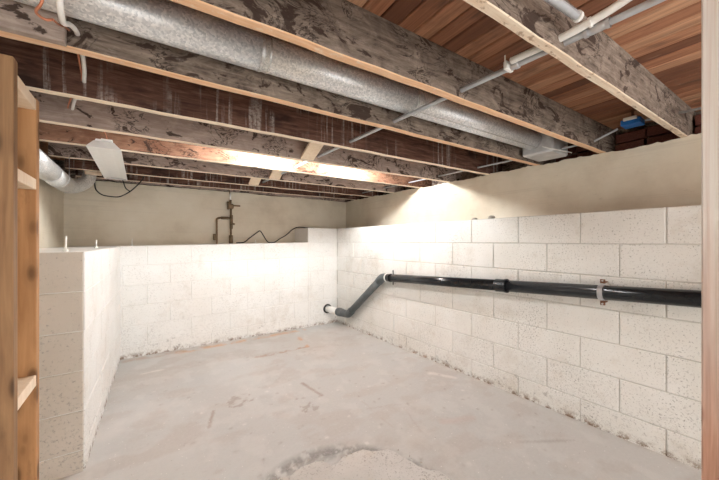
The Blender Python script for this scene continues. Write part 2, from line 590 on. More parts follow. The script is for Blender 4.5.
def make_patch():
    # rough round repair in the slab, ragged edge, a little proud of the floor
    rs = random.Random(4)
    cx, cy = .72, 1.00
    N = 72
    rings = []
    ph = [rs.uniform(0, 6.28) for _ in range(6)]
    def rad(a):
        return .485 + .03 * math.sin(2 * a + ph[0]) + .03 * math.sin(3 * a + ph[1]) + .022 * math.sin(7 * a + ph[2]) + .015 * math.sin(13 * a + ph[3]) + .01 * math.sin(23 * a + ph[4])
    prof = [(1.0, -.006), (.992, .003), (.975, .0065), (.90, .0035), (.6, .004), (.25, .0045)]
    verts = []; faces = []
    for k in range(N):
        a = 2 * math.pi * k / N
        for j, (s, h) in enumerate(prof):
            r = rad(a) * s
            verts.append((cx + r * math.cos(a) * .95, cy + r * math.sin(a) * 1.08, h + (rs.uniform(-.0015, .002) if j in (1, 2) else 0)))
    m = len(prof)
    for k in range(N):
        for j in range(m - 1):
            faces.append((k * m + j, ((k + 1) % N) * m + j, ((k + 1) % N) * m + j + 1, k * m + j + 1))
    faces.append(tuple(k * m + m - 1 for k in range(N)))
    o = mesh_obj('concrete_patch', verts, faces, 'concrete_patch', floor)
    o['label'] = 'rough pale concrete repair patch with ragged edge'
    # loose crumbs along the torn edge
    crumb = MB()
    for i in range(70):
        a = rs.uniform(.2, 2.9); r = rad(a) * rs.uniform(.93, 1.05)
        s = rs.uniform(.003, .009)
        c = Vector((cx + r * math.cos(a) * .95, cy + r * math.sin(a) * 1.08, .003))
        v = [c + Vector((rs.uniform(-s, s), rs.uniform(-s, s), rs.uniform(-.003, s))) for _ in range(4)]
        crumb.add(v, [(0, 1, 2), (0, 2, 3), (0, 3, 1), (1, 3, 2)])
    c = crumb.build('crumbs', 'stone', floor)
    c['kind'] = 'stuff'
make_patch()

# ------------------------------------------------------------------ block walls
_bm = {}
def block_mesh(L, Hh, mat, T=.09):
    """painted concrete block, face to local -Y, chamfered face edges, origin in the middle of the face"""
    key = (round(L, 3), round(Hh, 3), mat)
    if key in _bm:
        return _bm[key]
    c = .0035
    v = []
    for (dx, y) in ((0, T), (0, c), (c, 0)):
        for (sx, sz) in ((-1, -1), (1, -1), (1, 1), (-1, 1)):
            v.append((sx * (L / 2 - dx), y, sz * (Hh / 2 - dx)))
    f = []
    for r in (0, 4):
        for k in range(4):
            f.append((r + k, r + (k + 1) % 4, r + 4 + (k + 1) % 4, r + 4 + k))
    f.append((8, 9, 10, 11))
    me = bpy.data.meshes.new('block')
    me.from_pydata(v, [], f)
    me.materials.append(M[mat])
    bm = bmesh.new(); bm.from_mesh(me)
    bmesh.ops.recalc_face_normals(bm, faces=bm.faces)
    # open at the back: make sure the face looks to -Y
    bm.faces.ensure_lookup_table()
    if bm.faces[8].normal.y > 0:
        bmesh.ops.reverse_faces(bm, faces=bm.faces)
    bm.to_mesh(me); bm.free()
    _bm[key] = me
    return me

rb = random.Random(21)
def lay_blocks(wall, start, direction, length, top, phase, mat, first_course=0, tilt=0.0, ncourse=8, skip=None, prot=.004, g=.0055):
    """courses of 406 x 203 blocks hung on a wall core; start = world xy of s=0; face is on the right-hand side of -direction"""
    d = Vector((direction[0], direction[1], 0)).normalized()
    ang = math.atan2(d.y, d.x)
    nrm = Vector((d.y, -d.x, 0))     # local -Y
    for c in range(ncourse):
        zt = top - c * .203; zb = zt - .203
        off = phase + (.203 if c % 2 else 0)
        k0 = math.floor((0 - off) / .406)
        s = off + k0 * .406
        while s < length:
            a, b = max(0, s), min(length, s + .406)
            s += .406
            if b - a < .03:
                continue
            mid = (a + b) / 2
            z0 = zb + tilt * mid; z1 = zt + tilt * mid
            z0 = max(z0, -.012)
            if z1 - z0 < .03:
                continue
            if skip and skip(c, a, b):
                continue
            me = block_mesh(b - a - g, z1 - z0 - g, mat)
            o = bpy.data.objects.new('block', me)
            p = Vector((start[0], start[1], 0)) + d * mid + nrm * (prot + rb.uniform(-.0012, .0012))
            o.location = (p.x, p.y, (z0 + z1) / 2)
            o.rotation_euler = (rb.uniform(-.003, .003), -tilt, ang + rb.uniform(-.002, .002))
            link(o, wall)

# right wall: low white block wall with a filled ledge behind it
core = MB().box((RX + .001, -2.2, -.02), (UX + .02, UY + .1, 1.3625))
wall_right = struct(core.build('wall_right', 'mortar_right'), 'low white painted block wall on the right with a ledge on top', 'wall')
# local x runs toward -Y; start at the corner
lay_blocks(wall_right, (RX, BY), (0, -1), BY + 2.2, 1.364, (BY - 2.037) % .406 - .406, 'block')

# back wall: top falls a little towards the left
def hexa(b, t):
    return MB().add(list(b) + list(t), [(0, 1, 2, 3), (4, 7, 6, 5), (0, 4, 5, 1), (1, 5, 6, 2), (2, 6, 7, 3), (3, 7, 4, 0)])
TL, TR = 1.117, 1.1625
core = hexa([(-.75, BY + .001, -.02), (1.886, BY + .001, -.02), (1.886, UY + .05, -.02), (-.75, UY + .05, -.02)],
            [(-.75, BY + .001, TL), (1.886, BY + .001, TR), (1.886, UY + .05, TR), (-.75, UY + .05, TL)])
core.box((1.8865, BY + .001, -.02), (RX, UY + .05, 1.3625))
wall_back = struct(core.build('wall_back', 'mortar'), 'low white painted block wall at the back with a raised corner step', 'wall')
tilt = (TR - TL) / 2.636
lay_blocks(wall_back, (-.19, BY), (1, 0), 2.076, TL + .56 * tilt + .001, (.056 + .19) % .406 - .406, 'block_back', tilt=tilt, prot=.0028, g=.0035)
lay_blocks(wall_back, (1.886, BY), (1, 0), RX - 1.886 - .004, 1.364, .24 - .406, 'block_back', prot=.0028, g=.0035)

# left stub wall
p0 = Vector((-.236, 2.115)); p1 = Vector((-.165, BY))
dl = (p1 - p0).normalized(); Ll = (p1 - p0).length
core = hexa([(-.70, 2.1165, -.02), (p0.x - .001, 2.1165, -.02), (p1.x - .001, BY, -.02), (-.70, BY, -.02)],
            [(-.70, 2.1165, 1.121), (p0.x - .001, 2.1165, 1.121), (p1.x - .001, BY, 1.121), (-.70, BY, 1.121)])
wall_left = struct(core.build('wall_left', 'mortar'), 'low stub wall on the left, bright white inside and shaded beige at its end', 'wall')
lay_blocks(wall_left, (p0.x, p0.y), (dl.x, dl.y), Ll - .004, 1.122, .16 - .406, 'block_back', ncourse=6, prot=.0024, g=.003)
lay_blocks(wall_left, (-.641, 2.115), (1, 0), p0.x + .641, 1.122, -.001, 'block_end_shaded', ncourse=6,
           skip=lambda c, a, b: False)

# ------------------------------------------------------------------ upper walls with ragged tops
def ragged_wall(name, a, b, thick_dir, z0, z1, label, amp=.018, mat='cream', step=.022, seed=1):
    rs = random.Random(seed)
    a = Vector(a); b = Vector(b); d = b - a
    n = max(2, int(d.length / step))
    td = Vector(thick_dir)
    v = []; f = []
    w = 0
    for i in range(n + 1):
        p = a + d * (i / n)
        w = w * .9 + rs.uniform(-amp, amp) * .28
        zt = z1 + w + rs.uniform(-.2, .2) * amp
        v += [(p.x, p.y, z0), (p.x, p.y, zt), (p.x + td.x, p.y + td.y, zt - .01), (p.x + td.x, p.y + td.y, z0)]
    for i in range(n):
        for k in range(4):
            f.append((i * 4 + k, i * 4 + (k + 1) % 4, i * 4 + 4 + (k + 1) % 4, i * 4 + 4 + k))
    f.append((0, 1, 2, 3)); f.append(tuple(n * 4 + k for k in range(4)))
    o = mesh_obj(name, v, f, mat)
    return struct(o, label, 'wall')
wall_upper_right = ragged_wall('wall_upper_right', (UX, -2.2), (UX, UY + .3), (.3, 0), 1.36, 1.832, 'cream plastered upper wall set back above the right ledge', seed=3)
wall_upper_back = ragged_wall('wall_upper_back', (LX - .3, UY), (UX + .3, UY), (0, .3), 1.10, 1.828, 'cream plastered upper wall set back behind the rear ledge', seed=5, amp=.008)
wall_upper_left = ragged_wall('wall_upper_left', (LX, -2.2), (LX, UY + .3), (-.3, 0), -.02, 1.828, 'cream plastered wall at far left behind the stub wall', seed=8, amp=.008)

# rim boards that close the joist space
for i, (a, b, lab) in enumerate([
        ((2.98, -2.2, 1.80), (3.03, 4.9, 2.08), 'dark rim board behind the joist ends on the right'),
        ((-.95, 4.47, 1.80), (3.03, 4.52, 2.08), 'dark rim board above the rear upper wall'),
        ((-.80, -2.2, 1.80), (-.76, 4.9, 2.08), 'dark rim board above the left upper wall')]):
    o = MB().box(a, b).build('trim_%d' % (i + 1), 'jgrey')
    struct(o, lab, 'trim')
# grey sill plate lying on the rear wall
o = MB().box((-.64, 4.345, 1.837), (2.78, 4.44, 1.88), .003).build('trim_4', 'jgrey2')
struct(o, 'grey timber sill plate lying on the rear upper wall', 'trim')

# ------------------------------------------------------------------ ceiling: floor boards seen from below
sub = MB().box((-1.2, -2.4, DECK + .021), (3.3, 5.0, DECK + .05))
ceiling = sub.build('ceiling', 'jbrown')
struct(ceiling, 'underside of a red brown timber floor', 'ceiling')
_pm = {}
rp = random.Random(5)
def plank(x, ya, yb):
    key = round(yb - ya, 2)
    if key not in _pm:
        L = key - .004; W = .0770; T = .019; c = .004
        v = [(-W/2, -L/2, T), (W/2, -L/2, T), (W/2, L/2, T), (-W/2, L/2, T),
             (-W/2, -L/2, c), (W/2, -L/2, c), (W/2, L/2, c), (-W/2, L/2, c),
             (-W/2+c, -L/2+c, 0), (W/2-c, -L/2+c, 0), (W/2-c, L/2-c, 0), (-W/2+c, L/2-c, 0)]
        f = [(0, 1, 2, 3)] + [(r + k, r + (k + 1) % 4, r + 4 + (k + 1) % 4, r + 4 + k) for r in (0, 4) for k in range(4)] + [(8, 11, 10, 9)]
        me = bpy.data.meshes.new('plank')
        me.from_pydata(v, [], f); me.materials.append(M['plank'])
        bm = bmesh.new(); bm.from_mesh(me); bmesh.ops.recalc_face_normals(bm, faces=bm.faces); bm.to_mesh(me); bm.free()
        _pm[key] = me
    o = bpy.data.objects.new('plank', _pm[key])
    p = jw(x, (ya + yb) / 2, DECK + .001 + rp.uniform(-.0012, .0))
    o.location = p
    o.rotation_euler = (0, 0, JA)
    link(o, ceiling)
JN = [.527, .946, 1.406, 1.864, 2.336, 2.78, 3.25, 3.72, 4.13]
cuts = [-1.2, -.3, .104 + .02] + [j + .02 for j in JN[:-1]]
x = -1.0
while x < 3.0:
    c = rp.choice(cuts[2:6])
    plank(x, -2.2, round(c, 2)); plank(x, round(c, 2), 4.6)
    x += .083

# ------------------------------------------------------------------ joists
def joist(y, face, under, label, x0=-.73, x1=2.96, W=.042):
    o = MB()
    L = x1 - x0
    n = 36
    rs = random.Random(int(y * 1000))
    verts = []; faces = []; fm = []
    for i in range(n + 1):
        px = -L / 2 + L * i / n
        wz = rs.uniform(-.002, .002); wy = rs.uniform(-.0012, .0012)
        zb = BOT - DECK + wz
        verts += [(px, wy, zb + .003), (px, wy + .003, zb), (px, W - .003 + wy, zb), (px, W + wy, zb + .003), (px, W, 0), (px, 0, 0)]
    for i in range(n):
        for k in range(6):
            faces.append((i*6+k, i*6+(k+1) % 6, i*6+6+(k+1) % 6, i*6+6+k))
            fm.append(1 if k in (0, 1, 2) else 0)
    faces.append((0, 1, 2, 3, 4, 5)); fm.append(0)
    faces.append(tuple(n*6+k for k in range(6))); fm.append(0)
    ob = mesh_obj('ceiling_joist', verts, faces, [face, under], fm=fm)
    ob.location = jw((x0 + x1) / 2, y, DECK - .0005)
    ob.rotation_euler = (0, 0, JA)
    return tag(ob, label, 'joist', 'timber joists across the ceiling')
J = [
    joist(JN[0], 'jgrey', 'under_flake_lit', 'grey ceiling joist with flaking pale underside, nearest, at upper right', W=.034),
    joist(JN[1], 'jgrey', 'under_raw_lit', 'dark stained grey joist with orange underside on the near side of the big duct'),
    joist(JN[2], 'jgrey', 'under_raw_lit', 'grey brown joist just behind the big galvanised duct'),
    joist(JN[3], 'jbrown', 'under_pale_lit', 'dark red brown joist with pale drip streaks, second behind the big duct'),
    joist(JN[4], 'jgrey2', 'under_pale_lit', 'greyish joist that hides the bare bulbs, third behind the big duct'),
    joist(JN[5], 'jlit', 'under_pale_lit', 'reddish joist lit brightly by the bulbs, fourth behind the big duct'),
    joist(JN[6], 'jgrey2', 'under_pale_lit', 'grey joist just behind the brightly lit one'),
    joist(JN[7], 'jbrown', 'under_pale_lit', 'dark streaked joist, second from the rear wall'),
    joist(JN[8], 'jbrown', 'under_pale_lit', 'dark reddish joist closest to the rear wall'),
]
# short scab board nailed to the joist at upper left
o = MB().box((-.36, -.015, 0), (.36, .015, .185), .002).build('scab_board', ['jgrey2'])
o.location = jw(-.63, 1.389, BOT - .004); o.rotation_euler = (0, 0, JA)
tag(o, 'short grey board nailed to the joist at upper left', 'board')

# bricks filling the gaps between joist ends on the right wall
_brk = None
rk = random.Random(9)
gaps = [(-.30, .10)] + [(a + .047, b - .005) for a, b in zip(JN[:-1], JN[1:])] + [(.104 + .047, JN[0] - .005)]
for ga, gb in gaps:
    for row in range(2):
        n = 2
        w = (gb - ga) / n
        for i in range(n):
            if _brk is None:
                bb = MB().box((-.05, -.5, 0), (.05, .5, .065), .0)
                bm = bmesh.new(); bmesh.ops.create_cube(bm, size=1)
                bmesh.ops.bevel(bm, geom=bm.edges[:], offset=.04, segments=1, affect='EDGES')
                _brk = bpy.data.meshes.new('brick'); bm.to_mesh(_brk); bm.free()
                _brk.materials.append(M['brick'])
            o = bpy.data.objects.new('brick', _brk)
            yc = ga + w * (i + .5)
            o.location = jw(2.89 + rk.uniform(-.012, .012) + yc * .0487, yc, 1.868 + row * .078)
            o.rotation_euler = (rk.uniform(-.03, .03), 0, JA + rk.uniform(-.06, .06))
            o.scale = (.09, w - .012, .066)
            link(o, wall_upper_right)

# ------------------------------------------------------------------ big galvanised duct
DY, DZ, DR = 1.30, 1.954, .070
t = thing('air_duct', jw(.8, DY, DZ - DR), 'large round galvanised duct running between two joists at the top', 'duct')
secs = [(-.70, .34), (.34, 1.17), (1.17, 2.44)]
for i, (a, b) in enumerate(secs):
    r = DR - .001 * (i % 2)
    MB().tube([jw(a, DY, DZ), jw(b, DY, DZ)], r, 40).build('duct_section', 'galv', t)
    if i:
        MB().ring(jw(a, DY, DZ), jw(1, 0, 0), DR + .0015, DR - .006, .012, 40).ring(jw(a + .03, DY, DZ), jw(1, 0, 0), DR + .001, DR - .006, .006, 40).build('crimp_ring', 'galv_dull', t)
# long seam along the last section, drive cleat at the first
s = []
MB().box((0, 0, 0), (.001, .001, .001))
seam = MB()
ang = math.radians(-118)
cy_, cz_ = DY + DR * math.cos(ang), DZ + DR * math.sin(ang)
seam.tube([jw(1.15, cy_, cz_), jw(2.44, cy_, cz_)], .0035, 6)
seam.build('seam', 'galv_dull', t)
# boot where it meets the right wall
boot = MB().box((2.47, jy(2.6, 1.16), 1.842), (2.74, jy(2.6, 1.385), 2.015), .012)
boot.build('boot', 'foil', t)
MB().tube(smooth_path([(2.40, jy(2.4, 1.19), 1.868), (2.55, jy(2.5, 1.13), 1.848), (2.66, jy(2.6, 1.13), 1.856), (2.76, jy(2.7, 1.15), 1.87)]), .004, 6).build('tie_wire', 'white_cable', t)
# ------------------------------------------------------------------ small duct by the left wall
PX, PZ, PR = -.52, 1.66, .067
t = thing('vent_pipe', (PX, 2.8, PZ - PR), 'dull galvanised vent pipe along the top of the left wall', 'pipe')
for a, b in ((1.55, 2.42), (2.42, 3.0), (3.0, 3.58)):
    MB().tube([(PX, a, PZ), (PX, b, PZ)], PR, 32).build('pipe_section', 'galv_dull', t)
MB().ring((PX, 2.42, PZ), (0, 1, 0), PR + .002, PR - .005, .012, 32).build('joint_ring', 'steel', t)
MB().ring((PX, 3.0, PZ), (0, 1, 0), PR + .002, PR - .005, .012, 32).build('joint_ring', 'steel', t)
el = smooth_path([(PX, 3.58, PZ), (PX + .005, 3.70, PZ), (PX + .045, 3.80, PZ + .02), (PX + .10, 3.86, PZ + .07), (PX + .125, 3.89, PZ + .14), (PX + .13, 3.90, PZ + .26)], 4)
MB().tube(el, PR, 28, rs=[PR - .020 * i / (len(el) - 1) for i in range(len(el))]).build('elbow', 'galv_dull', t)
for yy in (2.05, 3.27):
    mb = MB()
    pts = [(PX + (PR + .002) * math.cos(a), yy, PZ + (PR + .002) * math.sin(a)) for a in [math.radians(180 + k * 12) for k in range(16)]]
    pts = [(PX - PR - .002, yy, 1.83)] + pts + [(PX + PR + .002, yy, 1.83)]
    mb.tube(pts, .0025, 6).build('hanger_strap', 'steel', t)

# ------------------------------------------------------------------ black drain pipe
t = thing('drain_pipe', (2.275, 1.2, .78), 'black plastic drain pipe sloping along the right block wall into the corner', 'pipe')
pr = .0435
PXX = 2.285
def pz(y):
    return .763 + (2.70 - y) * .0508
A = Vector((PXX, 2.765, .760)); B = Vector((PXX - .005, 3.485, .195)); Cc = Vector((2.190, 3.86, .212))
MB().tube([(PXX, -.9, pz(-.9)), (PXX, 1.32, pz(1.32))], pr, 28).build('pipe_run', 'abs', t)
MB().tube([(PXX, 1.32, pz(1.32)), (PXX, 2.69, pz(2.69))], pr - .0005, 28).build('pipe_run', 'abs', t)
cp = MB().ring((PXX, 1.32, pz(1.32)), (0, 1, -.05), pr + .006, pr - .003, .085, 28)
cp.ring((PXX, 1.282, pz(1.282)), (0, 1, -.05), pr + .010, pr - .003, .014, 28)
cp.build('coupling', 'abs', t)
# upper elbow, diagonal, lower elbow, stub
u = (B - A).normalized()
el = smooth_path([(PXX, 2.68, pz(2.68)), (PXX, 2.73, pz(2.73)), A + Vector((0, .005, -.008)), A + u * .05, A + u * .09], 5)
MB().tube(el, pr + .006, 28).build('elbow', 'abs_grey', t)
MB().ring((PXX, 2.682, pz(2.682)), (0, 1, -.05), pr + .0075, pr - .002, .012, 28).build('joint_ring', 'pvc', t)
MB().tube([A + u * .06, B - u * .05], pr, 28).build('diagonal_pipe', 'abs_grey', t)
w = (Cc - B).normalized()
el = smooth_path([B - u * .10, B - u * .05, B + Vector((0, .005, .004)), B + w * .06, B + w * .11], 5)
MB().tube(el, pr + .007, 28).build('elbow', 'abs_grey', t)
MB().tube([B + w * .10, B + w * .20], pr + .010, 28).ring(B + w * .155, w, pr + .015, pr, .03, 28).build('rubber_coupling', 'abs_grey', t)
MB().tube([B + w * .19, B + w * .41], pr + .001, 28).build('wall_stub', 'pvc', t)
MB().ring(Vector((2.188, BY - .006, .213)), (0, 1, 0), pr + .022, pr - .004, .010, 32).build('wall_collar', 'black', t)
# clamps
def clamp(y, r_in, mat):
    c = Vector((PXX, y, pz(y)))
    mb = MB().ring(c, (0, 1, -.05), r_in + .0045, r_in - .001, .026, 28)
    cl = mb.build('clamp', mat, t)
    for s in (-1, 1):
        tab = MB().box((PXX + .010, y - .013, c.z + s * .066 - .013), (PXX + .0145, y + .013, c.z + s * .066 + .013), .001)
        tab.box((PXX + .0145, y - .010, c.z + s * .060 - .004), (RX - .004, y + .010, c.z + s * .060 + .004))
        tab.build('bracket_tab', 'rust', cl)
        bolt = MB().tube([(PXX + .001, y, c.z + s * .070), (PXX + .011, y, c.z + s * .070)], .005, 6)
        bolt.build('bolt', 'steel', cl)
clamp(.682, pr, 'steel')
def thin_clamp(y):
    c = Vector((PXX, y, pz(y)))
    MB().ring(c, (0, 1, -.05), pr + .003, pr - .001, .010, 28).box((PXX + .03, y - .006, c.z + .03), (PXX + .036, y + .006, c.z + .085)).box((PXX + .03, y - .006, c.z - .08), (PXX + .036, y + .006, c.z - .03)).build('hanger', 'abs', t)
thin_clamp(2.62)

# ------------------------------------------------------------------ conduits
CX, CZ = 1.20, 1.868
t = thing('conduit_run', (CX, 2.0, CZ - .011), 'thin grey conduit passing through the joists below the duct', 'conduit')
pts = [(CX + .02, -.6, CZ), (CX + .01, .5, CZ), (CX, 1.0, CZ), (CX, 2.0, CZ + .006), (CX - .01, 3.6, CZ + .012), (CX - .01, 3.95, CZ + .012)]
MB().tube(pts, .011, 14).build('conduit_tube', 'conduit', t)
MB().tube([(CX + .012, .34, CZ), (CX + .012, .41, CZ)], .0145, 14).ring((CX + .012, .345, CZ), (0, 1, 0), .016, .01, .01).ring((CX + .012, .405, CZ), (0, 1, 0), .016, .01, .01).build('coupling', 'steel', t)
cz2 = MB().tube([(CX + .005, .625, CZ), (CX + .004, .675, CZ)], .0145, 14).ring((CX + .005, .633, CZ), (0, 1, 0), .017, .01, .012)
cz2.build('coupling', 'steel', t)
sp = MB().box((CX - .030, .655, CZ - .015), (CX + .020, .670, CZ + .016), .002)
sp.box((CX - .031, .660, CZ + .010), (CX - .029, .665, CZ + .038))
sp.build('strap', 'white_cable', t)

t = thing('white_conduit', (CX - .02, .3, CZ + .02), 'white flexible conduit lying beside the grey one at upper right', 'conduit')
pts = smooth_path([(1.25, -.15, 2.005), (1.215, .10, 1.965), (1.198, .25, 1.917), (1.190, .33, 1.893), (1.184, .40, 1.880), (1.178, .48, 1.872), (1.174, .56, 1.872), (1.174, .64, 1.874)], 6)
MB().tube(pts, .0125, 14).build('conduit_tube', 'white_cable', t)
MB().ring((1.186, .385, 1.882), (0, 1, -.1), .0165, .01, .008).build('tie', 'white_cable', t)

t = thing('grey_branch_conduit', (.8, .43, 1.875), 'grey conduit running along the nearest joist at the top edge', 'conduit')
MB().tube(smooth_path([(.30, .47, 1.915), (.80, .436, 1.893), (1.05, .418, 1.899), (1.16, .410, 1.903)]), .0125, 14).build('conduit_tube', 'conduit', t)
MB().ring((1.155, .410, 1.903), (1, -.05, .03), .0165, .008, .014).build('end_fitting', 'white_cable', t)

t = thing('wall_conduit', (2.6, 2.4, 1.86), 'thin conduit running through the joist ends above the right wall', 'conduit')
MB().tube([(2.60, .69, 1.925), (2.60, .82, 1.878), (2.60, 1.4, 1.872), (2.60, 3.9, 1.872)], .0075, 10).build('conduit_tube', 'conduit', t)
MB().tube([(2.60, -.4, 1.905), (2.60, .55, 1.94)], .0075, 10).build('conduit_tube', 'conduit', t)

t = thing('junction_box', (2.60, .61, 1.93), 'blue plastic junction box between joists above the right wall', 'junction box')
MB().box((2.555, .565, 1.925), (2.655, .665, 1.962), .004).build('box_body', 'blue', t)
lid = MB().box((2.545, .58, 1.950), (2.64, .65, 1.972), .004)
lid.build('cover', 'white_cable', t)
MB().box((2.597, .607, 1.985), (2.607, .62, DECK - .002)).build('mount', 'rust', t)

# ------------------------------------------------------------------ cables at upper left
o = MB().tube(smooth_path([(-.175, 1.02, 1.845), (-.170, 1.085, 1.80), (-.172, 1.13, 1.778), (-.176, 1.19, 1.788), (-.176, 1.28, 1.835), (-.174, 1.36, 1.866), (-.176, 1.43, 1.885),
                                     (-.185, 1.55, 1.92), (-.195, 1.70, 1.945), (-.200, 1.80, 1.925), (-.208, 1.865, 1.905), (-.22, 1.98, 1.885), (-.245, 2.1, 1.90), (-.285, 2.25, 1.945), (-.305, 2.33, 1.935), (-.315, 2.37, 1.91)]), .0075, 10)
o = o.build('white_cable', 'white_cable', None, (-.2, 1.5, 1.9))
tag(o, 'white sheathed cable threaded through joists at upper left', 'cable')
o = MB().tube(smooth_path([(-.19, 1.06, 1.86), (-.203, 1.108, 1.79), (-.215, 1.11, 1.757), (-.208, 1.11, 1.746), (-.197, 1.112, 1.743), (-.189, 1.13, 1.757), (-.208, 1.25, 1.82), (-.215, 1.36, 1.868), (-.195, 1.43, 1.89), (-.205, 1.62, 1.94),
                           (-.212, 1.80, 1.925), (-.215, 1.86, 1.91), (-.24, 2.0, 1.89), (-.295, 2.22, 1.945), (-.325, 2.33, 1.93), (-.33, 2.35, 1.918)]), .0033, 8)
o = o.build('copper_wire', 'copper', None, (-.2, 1.5, 1.9))
tag(o, 'thin reddish copper wire beside the white cable at upper left', 'wire')

# ------------------------------------------------------------------ shop light
FXc, FY0, FY1 = -.190, 2.56, 3.80
t = thing('shop_light', (FXc, 3.18, 1.775), 'white fluorescent shop light fixed under the joists at left', 'light fixture')
def prism(prof, y0, y1, th=None):
    n = len(prof)
    v = [(x, y0, z) for x, z in prof] + [(x, y1, z) for x, z in prof]
    f = [(k, (k + 1) % n, n + (k + 1) % n, n + k) for k in range(n)]
    f += [tuple(range(n)), tuple(range(n, 2 * n))]
    return v, f
zb, zt = 1.772, 1.826
# flared reflector (thin folded sheet) and the ballast channel above it
outer = [(FXc - .088, zb), (FXc - .050, zb + .040), (FXc + .050, zb + .040), (FXc + .088, zb)]
inner = [(FXc + .083, zb), (FXc + .048, zb + .036), (FXc - .048, zb + .036), (FXc - .083, zb)]
v, f = prism(outer + inner, FY0, FY1)
MB().add(v, f).build('reflector', 'enamel', t)
v, f = prism([(FXc - .046, zb + .0405), (FXc - .040, zt), (FXc + .040, zt), (FXc + .046, zb + .0405)], FY0, FY1)
MB().add(v, f).build('ballast_channel', 'enamel', t)
for yy in (FY0 - .004, FY1 + .001):
    v, f = prism(outer, yy, yy + .003)
    MB().add(v, f).build('end_plate', 'enamel_grey', t)
v, f = prism([(FXc - .084, zb + .001), (FXc - .040, zb + .010), (FXc + .040, zb + .010), (FXc + .084, zb + .001), (FXc + .060, zb + .020), (FXc - .060, zb + .020)], FY0 + .001, FY1 - .05)
MB().add(v, f).build('lens', 'enamel', t)
for sx in (-1, 1):
    for yy in (FY1 - .03,):
        MB().box((FXc + sx * .055 - .012, yy, zb + .001), (FXc + sx * .055 + .012, yy + .014, zb + .034), .002).build('tube_socket', 'enamel_grey', t)
MB().box((FXc - .012, FY0 - .045, zt - .012), (FXc + .045, FY0 + .01, zt - .006), .001).build('hanging_tab', 'enamel', t)
MB().tube(smooth_path([(FXc + .02, FY0 - .03, zt - .008), (FXc + .01, FY0 - .08, zt + .025), (FXc - .02, FY0 - .13, zt + .06)]), .002, 6).build('hanging_wire', 'copper', t)

o = MB().tube(smooth_path([(-.363, 3.93, 1.84), (-.362, 3.92, 1.80), (-.356, 3.91, 1.698), (-.335, 3.90, 1.655), (-.297, 3.9, 1.626), (-.23, 3.9, 1.617), (-.166, 3.9, 1.623), (-.086, 3.9, 1.68), (-.02, 3.9, 1.757), (.02, 3.9, 1.82), (.03, 3.9, 1.85)]), .0055, 8)
o.tube(smooth_path([(-.150, 3.81, 1.80), (-.137, 3.87, 1.765), (-.12, 3.89, 1.71), (-.086, 3.9, 1.68)]), .0055, 8)
o = o.build('black_cable', 'black', None, (-.16, 3.9, 1.62))
tag(o, 'black flex looping below the far end of the shop light', 'cable')
o = MB().box((-.42, 3.80, 1.800), (-.30, 3.84, 1.829), .002).build('wood_cleat', 'lumber_pale', None, (0, 0, 0))
tag(o, 'small pale timber cleat under a joist left of the shop light', 'cleat')

# ------------------------------------------------------------------ two bare bulbs up between the joists
def lathe(prof, c, n=20):
    v = []; f = []
    for r, h in prof:
        for k in range(n):
            a = 2 * math.pi * k / n
            v.append((c[0] + r * math.cos(a), c[1] + r * math.sin(a), c[2] + h))
    for i in range(len(prof) - 1):
        for k in range(n):
            f.append((i * n + k, i * n + (k + 1) % n, (i + 1) * n + (k + 1) % n, (i + 1) * n + k))
    f.append(tuple(range(n))); f.append(tuple((len(prof) - 1) * n + k for k in range(n)))
    return v, f
for bx_, lab in ((.90, 'glowing bare bulb up between joists, the left one of two'), (1.72, 'glowing bare bulb up between joists, the right one of two')):
    by_ = jy(bx_, 2.60)
    t = thing('ceiling_bulb', (bx_, by_, 1.905), lab, 'light bulb', 'bare bulbs between the joists')
    v, f = lathe([(.003, -.022), (.012, -.019), (.019, -.010), (.0215, 0), (.020, .010), (.017, .024), (.014, .038)], (bx_, by_, 1.930))
    MB().add(v, f, True).build('glass', 'glow', t)
    v, f = lathe([(.016, .038), (.019, .042), (.022, .06), (.03, .068), (.036, .072), (.036, .0945)], (bx_, by_, 1.930))
    MB().add(v, f, True).build('lampholder', 'enamel', t)

# ------------------------------------------------------------------ cross bridging between joists
def bridging(x, ya, yb, label, up=True):
    """slat rising from the foot of the far joist to the head of the near one"""
    a = jw(x, yb - .002, BOT + .012); b = jw(x - .02, ya + .002, DECK - .045)
    d = (b - a).normalized(); sx = jw(1, 0, 0) - jw(0, 0, 0)
    nn = d.cross(sx).normalized()
    v = []
    for p in (a, b):
        for (s, q) in ((-1, -1), (1, -1), (1, 1), (-1, 1)):
            v.append(p + sx * (s * .055) + nn * (q * .009))
    o = mesh_obj('bridging_strut', v, [(0, 1, 2, 3), (4, 7, 6, 5), (0, 4, 5, 1), (1, 5, 6, 2), (2, 6, 7, 3), (3, 7, 4, 0)], 'lumber_pale', off=a)
    return tag(o, label, 'strut', 'pale wooden bridging struts')
bridging(.985, JN[3] + .042, JN[4], 'pale wooden strut between joists, the nearest and largest one')
bridging(1.0, JN[5] + .042, JN[6], 'small pale strut right behind the brightly lit joist')
bridging(.90, JN[6] + .042, JN[7], 'small pale strut above the brass pipe, the furthest back and leftmost')

